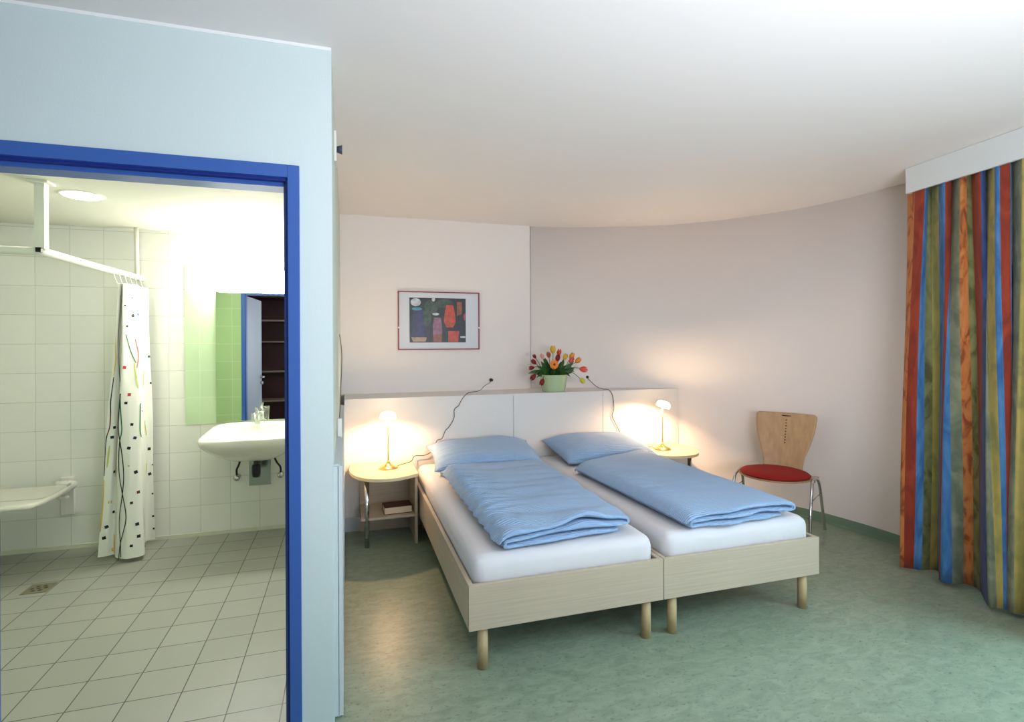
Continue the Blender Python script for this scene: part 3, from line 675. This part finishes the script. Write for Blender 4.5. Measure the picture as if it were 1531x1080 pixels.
# back rest: curved shell with waist
def halfw(t):  # t 0 bottom .. 1 top
    k = [(0, .150), (.15, .146), (.30, .158), (.5, .190), (.70, .216), (.85, .226), (.96, .228), (.99, .22), (1, .207)]
    for (a, b), (c_, d_) in zip(k, k[1:]):
        if t <= c_: return b+(d_-b)*(t-a)/(c_-a)
    return k[-1][1]
def backpt(u, t, off=0):
    z = .40+.475*t; y = .245+.10*t+.03*t*t; x = (u*2-1)*halfw(t); y -= .03*(1-(u*2-1)**2)*-1 ; return Vector((x, y-.03+off, z))
holes = [(0.5, .50+.047*k) for k in range(9)]
bm = bmesh.new(); F_ = grid(bm, lambda u, v: backpt(u, v), 24, 40)
G_ = grid(bm, lambda u, v: backpt(u, v, .011), 24, 40)
nu, nv = 24, 40
for i in range(nu):
    for j in (0, nv): bm.faces.new((F_[i][j], F_[i+1][j], G_[i+1][j], G_[i][j]))
for j in range(nv):
    for i in (0, nu): bm.faces.new((F_[i][j], F_[i][j+1], G_[i][j+1], G_[i][j]))
bmesh.ops.recalc_face_normals(bm, faces=bm.faces)
br = link('backrest', bm, plywood, ch)
bm = bmesh.new()
for u, t in holes:
    p = backpt(u, t, -.001); cyl(bm, p, p+Vector((0, .002, 0)), .0055, n=12)
p = backpt(.5, .95, -.001); box(bm, p.x-.035, p.x+.035, p.y-.0005, p.y+.002, p.z-.005, p.z+.004)
link('perforation', bm, mat('dark_hole', (40, 26, 18), .9), br)
for s in (-1, 1):
    x = s*.262
    link('leg', tube(bmesh.new(), [(x, -.02, .432), (x+s*.01, -.10, .40), (x+s*.012, -.17, .2), (x+s*.015, -.20, .0)], .011, n=12), chrome, ch)
    link('leg', tube(bmesh.new(), [(x, -.03, .433), (x+s*.005, .06, .435), (x+s*.018, .12, .38), (x+s*.025, .20, .17), (x+s*.03, .26, .0)], .011, n=12), chrome, ch)
    link('stretcher', tube(bmesh.new(), [(x+s*.018, -.135, .31), (x+s*.024, .145, .31)], .0035, n=8), chrome, ch)
link('seat_frame', tube(bmesh.new(), [(-.27, .03, .418), (.27, .03, .418)], .010, n=10), chrome, ch)
# ------------------------------------------------------------------ wall switches on the side wall
sw = thing('wall_sensor', 'small white plate with a dark round knob high on the side wall edge', 'switch', (XS, 2.66, 2.31))
link('plate', B(0, .01, -.05, .05, 0, .14), whitep, sw); link('knob', cyl(bmesh.new(), (.01, 0, .07), (.035, 0, .07), .014, .022, n=20), mat('dark_knob', (60, 64, 84), .4), sw)
cs = thing('cord_switch', 'white call-button switch hanging on a thin dark cable along the side wall', 'switch', (-.040, 2.9, 1.02))
link('switch_body', B(-.007, .016, -.022, .022, -.05, .06, bev=.006), whitep, cs)
link('cable', tube(bmesh.new(), [(.004, 0, .058), (.01, .02, .2), (.014, .3, .38), (.0, .55, .5)], .0025, n=6), mat('beige_cable', (120, 100, 70), .5), cs)
link('cable', tube(bmesh.new(), [(.006, 0, -.045), (.006, -.02, -.12), (.004, -.06, -.21)], .003, n=6), blackp, cs)
# ------------------------------------------------------------------ bathroom: shower rail
rl = thing('shower_rail', 'white shower curtain rail with square post, round drop pipe and corner joint', 'rail', (-1.525, 3.413, 1.955))
def Lr(p): return (p[0]+1.525, p[1]-3.413, p[2]-1.955)
link('rail_tube', tube(bmesh.new(), [Lr(p) for p in ((-2.619, 3.39, 1.955), (-1.62, 3.41, 1.955), (-1.55, 3.413, 1.955), (-1.522, 3.46, 1.955), (-1.50, 3.9, 1.955), (-1.47, 4.3, 1.955), (-1.45, 4.618, 1.955))], .021, n=14, sub=5), whitep, rl)
bm = B(-.022, .022, -.022, .022, .012, BC-1.955); box(bm, -.045, .045, -.045, .045, BC-1.955-.012, BC-1.955-.0005); link('ceiling_post', bm, whitep, rl)
link('drop_pipe', cyl(bmesh.new(), Lr((-1.462, 4.56, 1.955)), Lr((-1.466, 4.56, BC-.0005)), .014, n=16), whitep, rl)
link('joint_block', B(-.012, .012, -.034, -.018, -.008, .016), blackp, rl)
for y in (4.12, 4.2, 4.28, 4.36, 4.44, 4.52):
    x = -1.48+(y-4.12)*.06
    bm = tube(bmesh.new(), [Lr((x-.018, y, 1.955)), Lr((x, y, 1.976)), Lr((x+.019, y, 1.955)), Lr((x+.03, y+.01, 1.90)), Lr((x+.04, y+.02, 1.868))], .003, n=6); link('curtain_hook', bm, whitep, rl)
# shower curtain
SB = [(-1.61, 4.278), (-1.559, 4.286), (-1.526, 4.311), (-1.493, 4.24), (-1.411, 4.19), (-1.324, 4.234), (-1.394, 4.448), (-1.399, 4.532), (-1.352, 4.545)]
ST = [(-1.448, 4.18, 1.875), (-1.444, 4.2, 1.875), (-1.451, 4.26, 1.875), (-1.421, 4.18, 1.875), (-1.395, 4.24, 1.875), (-1.375, 4.3, 1.875), (-1.402, 4.42, 1.876), (-1.401, 4.47, 1.876), (-1.379, 4.52, 1.877)]
def scur(u, v):
    i = min(int(u), 7); f = u-i
    def c_(k):
        k = max(0, min(8, k)); a = Vector(ST[k]); b = Vector((*SB[k], .03)); p = a.lerp(b, v); p.x += .006*math.sin(v*9+k*2)*(1-v)*v*4; return p
    a, b, c2, d_ = c_(i-1), c_(i), c_(i+1), c_(i+2)
    q = .5*((2*b)+(c2-a)*f+(2*a-5*b+4*c2-d_)*f*f+(3*b-a-3*c2+d_)*f**3)
    return q.lerp(b.lerp(c2, f), .35)
bm = bmesh.new(); grid(bm, lambda u, v: scur(u*8, v), 64, 40, 0)
SM = [mat('shower_cloth', (236, 236, 226), .6), mat('ink_black', (24, 24, 30), .6), mat('ink_red', (180, 40, 40), .6), mat('ink_blue', (40, 90, 140), .6), mat('ink_green', (30, 110, 70), .6), mat('ink_navy', (36, 36, 70), .6), mat('ink_dark_red', (110, 34, 30), .6), mat('ink_yellow', (214, 184, 80), .6), mat('ink_orange', (220, 160, 60), .6), mat('ink_lime', (196, 200, 100), .6)]
SI = dict(k=1, r=2, b=3, g=4, n=5, d=6, y=7, o=8, l=9)
SQ = [(4.12, 0.05, 'r', 0.5), (3.3, 0.08, 'k', 0.6), (4.25, 0.115, 'k', 1), (4.93, 0.11, 'b', 1), (6.43, 0.11, 'k', 0.6), (3.58, 0.155, 'k', 0.7), (3.43, 0.305, 'r', 1), (7.78, 0.27, 'g', 0.9), (7.88, 0.375, 'k', 0.7), (4.03, 0.405, 'r', 1), (3.73, 0.435, 'k', 0.9), (4.98, 0.47, 'k', 0.5), (1.1, 0.525, 'k', 1), (0.83, 0.56, 'k', 1), (4.2, 0.515, 'k', 0.9), (4.4, 0.565, 'n', 1), (3.95, 0.6, 'k', 1), (7.4, 0.635, 'k', 1.1), (7.9, 0.7, 'k', 0.5), (1.4, 0.69, 'k', 1), (4.48, 0.69, 'k', 1.1), (7.45, 0.735, 'k', 1.1), (3.95, 0.665, 'y', 0.5), (4.67, 0.765, 'd', 1), (4.23, 0.8, 'k', 0.9), (7.85, 0.815, 'k', 0.6), (1.03, 0.8, 'y', 1), (1.7, 0.84, 'k', 0.9), (7.83, 0.905, 'k', 0.7), (0.8, 0.89, 'k', 1.1), (4.58, 0.88, 'k', 1.1), (0.58, 0.93, 'k', 1.1), (4.65, 0.925, 'k', 1.1), (7.85, 0.955, 'k', 0.7), (4.25, 0.955, 'k', 0.9), (1.8, 0.98, 'o', 1)]
LN = [('k', [(1.23, 0.04), (1.15, 0.13), (1.2, 0.175)]), ('d', [(1.15, 0.13), (1.2, 0.175), (1.5, 0.215)]), ('n', [(1.5, 0.215), (1.6, 0.29), (1.95, 0.365), (2.4, 0.4)]), ('k', [(3.1, 0.4), (3.03, 0.485), (3.05, 0.53), (3.23, 0.57), (3.45, 0.63), (3.58, 0.705), (3.48, 0.775), (3.3, 0.84), (3.3, 0.89), (3.45, 0.935), (3.53, 0.995)]), ('g', [(3.1, 0.42), (3.3, 0.485), (3.4, 0.535), (3.23, 0.57)]), ('k', [(3.23, 0.57), (3.15, 0.63), (3.2, 0.695), (3.5, 0.765), (3.83, 0.83), (3.85, 0.87), (3.62, 0.915), (3.45, 0.95), (3.35, 1.0)]), ('k', [(0.68, 0.34), (0.4, 0.42), (0.5, 0.47)]), ('d', [(0.5, 0.47), (0.48, 0.52), (0.15, 0.555)]), ('n', [(0.15, 0.555), (0.05, 0.58), (0.03, 0.63), (0.03, 0.7)]), ('y', [(0.05, 0.19), (.6, 0.24), (.9, 0.275), (0.65, 0.335)]), ('g', [(3.45, 0.185), (4.03, 0.24), (4.6, 0.29)]), ('r', [(4.53, 0.2), (4.85, 0.255), (4.67, 0.31)]), ('r', [(6.15, 0.235), (6.08, 0.295)]), ('g', [(4.85, 0.44), (4.78, 0.53), (4.88, 0.565)]), ('d', [(5.2, 0.57), (5.5, 0.625), (5.05, 0.635)]), ('y', [(1.68, 0.56), (1.9, 0.62), (1.7, 0.71)]), ('y', [(0.05, 0.715), (0.08, 0.815), (0.05, 0.905)]), ('l', [(0.55, 0.59), (0.38, 0.67)]), ('l', [(4.45, 0.29), (4.7, 0.385)]), ('y', [(7.08, 0.325), (6.83, 0.39)]), ('l', [(6.9, 0.52), (7.08, 0.58)]), ('l', [(7.0, 0.69), (6.8, 0.73)]), ('o', [(1.9, 0.925), (2.0, 0.995)]), ('k', [(5.1, 0.83), (5.1, 0.905), (5.3, 0.98)])]
def snorm(u, v):
    a = scur(min(8, u+.02), v)-scur(max(0, u-.02), v); b = scur(u, min(1, v+.01))-scur(u, max(0, v-.01)); n_ = a.cross(b).normalized()
    return n_ if n_.dot(Vector((-1.4, 4.3, 1))-Vector((0, 0, 1.4))) < 0 else -n_
def surfuv(p_uv):
    u, v = p_uv; return scur(u, v)+snorm(u, v)*.0025
rq = random.Random(2)
for u, v, c_, s in SQ:
    ee = .0095*s; du = (scur(min(8, u+.05), v)-scur(max(0, u-.05), v)).length/(min(8, u+.05)-max(0, u-.05)); a = rq.uniform(-.35, .35)
    q = []
    for dx, dz in ((-1, -1), (1, -1), (1, 1), (-1, 1)):
        X_ = (dx*math.cos(a)-dz*math.sin(a))*ee; Z_ = (dx*math.sin(a)+dz*math.cos(a))*ee
        q.append(bm.verts.new(surfuv((max(0, min(8, u+X_/max(du, .02))), max(0, min(1, v+Z_/1.85))))))
    bm.faces.new(q).material_index = SI[c_]
for c_, L in LN:
    P = [tuple(p) for p in spline([(a, b, 0) for a, b in L], 6)]
    hwid = .0032 if c_ in 'kdngrn' else .005
    pr_ = None
    for k, p in enumerate(P):
        u, v = p[0], max(0, min(1, p[1])); u = max(0, min(8, u)); du = max(.03, (scur(min(8, u+.05), v)-scur(max(0, u-.05), v)).length/(min(8, u+.05)-max(0, u-.05)))
        hw_ = hwid*(.4+.6*math.sin(math.pi*(k+.5)/len(P)) if c_ in 'yrlo' else 1)
        cur = (bm.verts.new(surfuv((max(0, u-hw_/du), v))), bm.verts.new(surfuv((min(8, u+hw_/du), v))))
        if pr_: bm.faces.new((pr_[0], pr_[1], cur[1], cur[0])).material_index = SI[c_]
        pr_ = cur
so = link('shower_curtain', bm, SM); tag(so, 'white shower curtain with small dark squares and wavy lines, drawn together at the tiled wall', 'shower curtain')
# ------------------------------------------------------------------ shower seat
st = thing('shower_bench', 'white wall-mounted fold-down bench in the shower corner', 'bench', (-2.13, 4.62, .5))
bm = bmesh.new()
def srect(x0, x1, y0, y1, r, n=6):
    P = []
    for cx, cy, a in ((x1-r, y1-r, 0), (x0+r, y1-r, 90), (x0+r, y0+r, 180), (x1-r, y0+r, 270)):
        for i in range(n+1): P.append((cx+r*math.cos(R(a+90*i/n)), cy+r*math.sin(R(a+90*i/n))))
    return P
prism(bm, srect(-.31, .27, -.45, -.10, .06), -.005, .012); bmesh.ops.recalc_face_normals(bm, faces=bm.faces); link('seat_plate', bm, whitep, st)
link('seat_rim', tube(bmesh.new(), [(-.33, -.10, .005), (-.33, -.40, .0), (-.31, -.55, 0), (-.24, -.60, 0), (.20, -.60, 0), (.27, -.55, 0), (.29, -.4, .0), (.29, -.10, .005), (.24, -.06, .02)], .018, n=12), whitep, st)
link('seat_plate', prism(bmesh.new(), [(-.28, -.59), (.24, -.59), (.28, -.46), (-.32, -.46)], -.006, .010), whitep, st)
for c_ in st.children: c_.location.z = -.03
for x in (.22, -.22):
    b_ = link('wall_bracket', B(x-.042, x+.042, -.025, 0, -.25, .02, bev=.006), whitep, st)
    link('hinge', cyl(bmesh.new(), (x-.05, -.06, -.02), (x+.035, -.06, -.02), .024, n=20), whitep, b_)
    bm = bmesh.new(); tube(bm, [(x-.03, -.06, -.01), (x-.035, -.10, -.06), (x-.02, -.09, -.11), (x+.01, -.04, -.12)], .014, n=10); link('support_arm', bm, whitep, b_)
# ------------------------------------------------------------------ washbasin
wb = thing('washbasin', 'wide white ceramic washbasin under the mirror', 'washbasin', (-.655, 4.62, 0))
bm = bmesh.new(); NB = 64
def rim(k, sc, z, yo=0):
    # plan: flat back, wider rounded front
    P = []
    for i in range(NB):
        a = 2*math.pi*i/NB; c_, s_ = math.cos(a), math.sin(a)
        ex = math.copysign(abs(c_)**.38, c_); ey = math.copysign(abs(s_)**.42, s_)
        y = -.275+.272*ey*sc+yo; y = min(y, -.002); wdt = .345-.04*((y+.55)/.55); P.append(bm.verts.new((ex*wdt*sc, y, z(ex, y) if callable(z) else z)))
    return P
top = lambda x, y: .805+.058*max(0, (y+.55)/.55)**1.3
rings = [rim(0, .22, .70, -.0), rim(0, .45, .705), rim(0, .66, .735), rim(0, .78, .79), rim(0, .83, lambda x, y: top(x, y)-.008), rim(0, .95, top), rim(0, .99, lambda x, y: top(x, y)-.004), rim(0, 1.0, lambda x, y: top(x, y)-.018), rim(0, .995, lambda x, y: top(x, y)-.05), rim(0, .9, lambda x, y: .725+.02*(y+.55)), rim(0, .68, .66, .02), rim(0, .42, .615, .04), rim(0, .2, .60, .05)]
for A_, B_ in zip(rings, rings[1:]):
    for i in range(NB): bm.faces.new((A_[i], A_[(i+1) % NB], B_[(i+1) % NB], B_[i])).smooth = True
bm.faces.new(rings[0][::-1]); bm.faces.new(rings[-1]); bmesh.ops.recalc_face_normals(bm, faces=bm.faces)
bo = link('basin', bm, ceramic, wb); sb = bo.modifiers.new('s', 'SUBSURF'); sb.levels = sb.render_levels = 1
bm = bmesh.new(); cyl(bm, (0, -.11, .855), (0, -.11, .93), .022, .02, n=24); tube(bm, [(0, -.11, .92), (0, -.16, .935), (0, -.22, .925), (0, -.235, .91)], .012, n=12)
fc_ = link('faucet', bm, chrome, wb); link('lever', tube(bmesh.new(), [(0, -.11, .93), (0, -.13, .96), (0, -.20, .985)], [.014, .010, .007], n=10), chrome, fc_)
bm = bmesh.new(); tube(bm, [(.0, -.19, .61), (.0, -.19, .52)], .018, n=14, smooth=False); lathe(bm, [(0, -.10), (.026, -.095), (.032, -.07), (.032, -.02), (.026, 0), (0, 0)], c=(0, -.19, .56), n=24); tube(bm, [(0, -.19, .54), (.0, -.1, .545), (.0, -.012, .545)], .014, n=12)
link('trap', bm, blackp, wb)
link('wall_plate', B(-.078, .078, -.006, -.001, .356, .552), steel, wb)
for x in (-.155, .155):
    v_ = link('angle_valve', cyl(bmesh.new(), (x, -.001, .437), (x, -.05, .437), .02, n=18), chrome, wb)
    bm = bmesh.new(); lathe(bm, [(0, -.024), (.016, -.02), (.024, -.006), (.024, .008), (.014, .022), (0, .024)], c=(x, -.062, .437), n=20); link('valve_knob', bm, chrome, v_)
    link('supply_hose', tube(bmesh.new(), [(x, -.055, .45), (x*1.0, -.065, .50), (x*.85, -.10, .55), (x*.7, -.14, .625)], .0075, n=10), blackp, wb)
tg = link('tumbler', lathe(bmesh.new(), [(0, 0), (.026, 0), (.034, .12), (.032, .12), (.025, .006), (0, .006)], n=32), glass, loc=(-.645, 4.36, .832)); tag(tg, 'clear glass tumbler standing on the washbasin', 'glass')
mr = link('wall_mirror', B(-.958, -.30, 4.604, 4.612, .868, 1.87), mirror_m); tag(mr, 'frameless rectangular mirror above the washbasin', 'mirror')
# lights in the bathroom
ml = thing('mirror_light', 'bright white light bar glowing above the bathroom mirror', 'light', (-.64, 4.612, 1.87))
bm = bmesh.new(); box(bm, -.325, .325, -.115, -.012, .002, .165, bev=.03); link('diffuser', bm, mat('light_bar_diffuser', (255, 255, 248), .4, emit=(255, 253, 246), estr=48), ml)
link('back_plate', B(-.31, .31, -.012, 0, .01, .16), whitep, ml)
dl = thing('ceiling_downlight', 'round recessed downlight glowing in the bathroom ceiling', 'light', (-1.435, 3.64, BC))
link('diffuser', lathe(bmesh.new(), [(0, -.012), (.085, -.011), (.092, -.002), (0, -.001)], n=40), mat('downlight_diffuser', (255, 255, 245), .4, emit=(254, 255, 244), estr=55), dl)
bm = lathe(bmesh.new(), [(.092, -.0005), (.094, -.008), (.106, -.006), (.112, -.0005)], n=40); link('trim_ring', bm, whitep, dl)
fill_dl = thing('ceiling_downlight', 'unseen downlight added in the bathroom ceiling just inside the door, brightening the walls', 'light', (-.75, 2.75, BC))  # extra light out of view, added to lift the bathroom walls
link('diffuser', lathe(bmesh.new(), [(0, -.012), (.085, -.011), (.092, -.002), (0, -.001)], n=40), bpy.data.materials['downlight_diffuser'], fill_dl)
link('trim_ring', lathe(bmesh.new(), [(.092, -.0005), (.094, -.008), (.106, -.006), (.112, -.0005)], n=40), whitep, fill_dl)
# floor drain
dr = thing('floor_drain', 'square steel drain cover set in the shower floor', 'drain', (-1.772, 3.918, 0.0))
link('frame', B(-.065, .065, -.07, .07, .0002, .002), mat('drain_frame', (120, 116, 92), .5, .3), dr)
bm = bmesh.new()
for a in range(6):
    an = R(60*a); box(bm, .035*math.cos(an)-.009, .035*math.cos(an)+.009, .035*math.sin(an)-.009, .035*math.sin(an)+.009, .0021, .0028)
box(bm, -.01, .01, -.01, .01, .0021, .0028); link('drain_slot', bm, blackp, dr)
# remaining: tiny cove strip at the foot of the tiled wall
struct('baseboard_bath', B(-2.62, -.162, YB-.008, YB, 0, .028), mat('cove_tile', (214, 216, 196), .4))
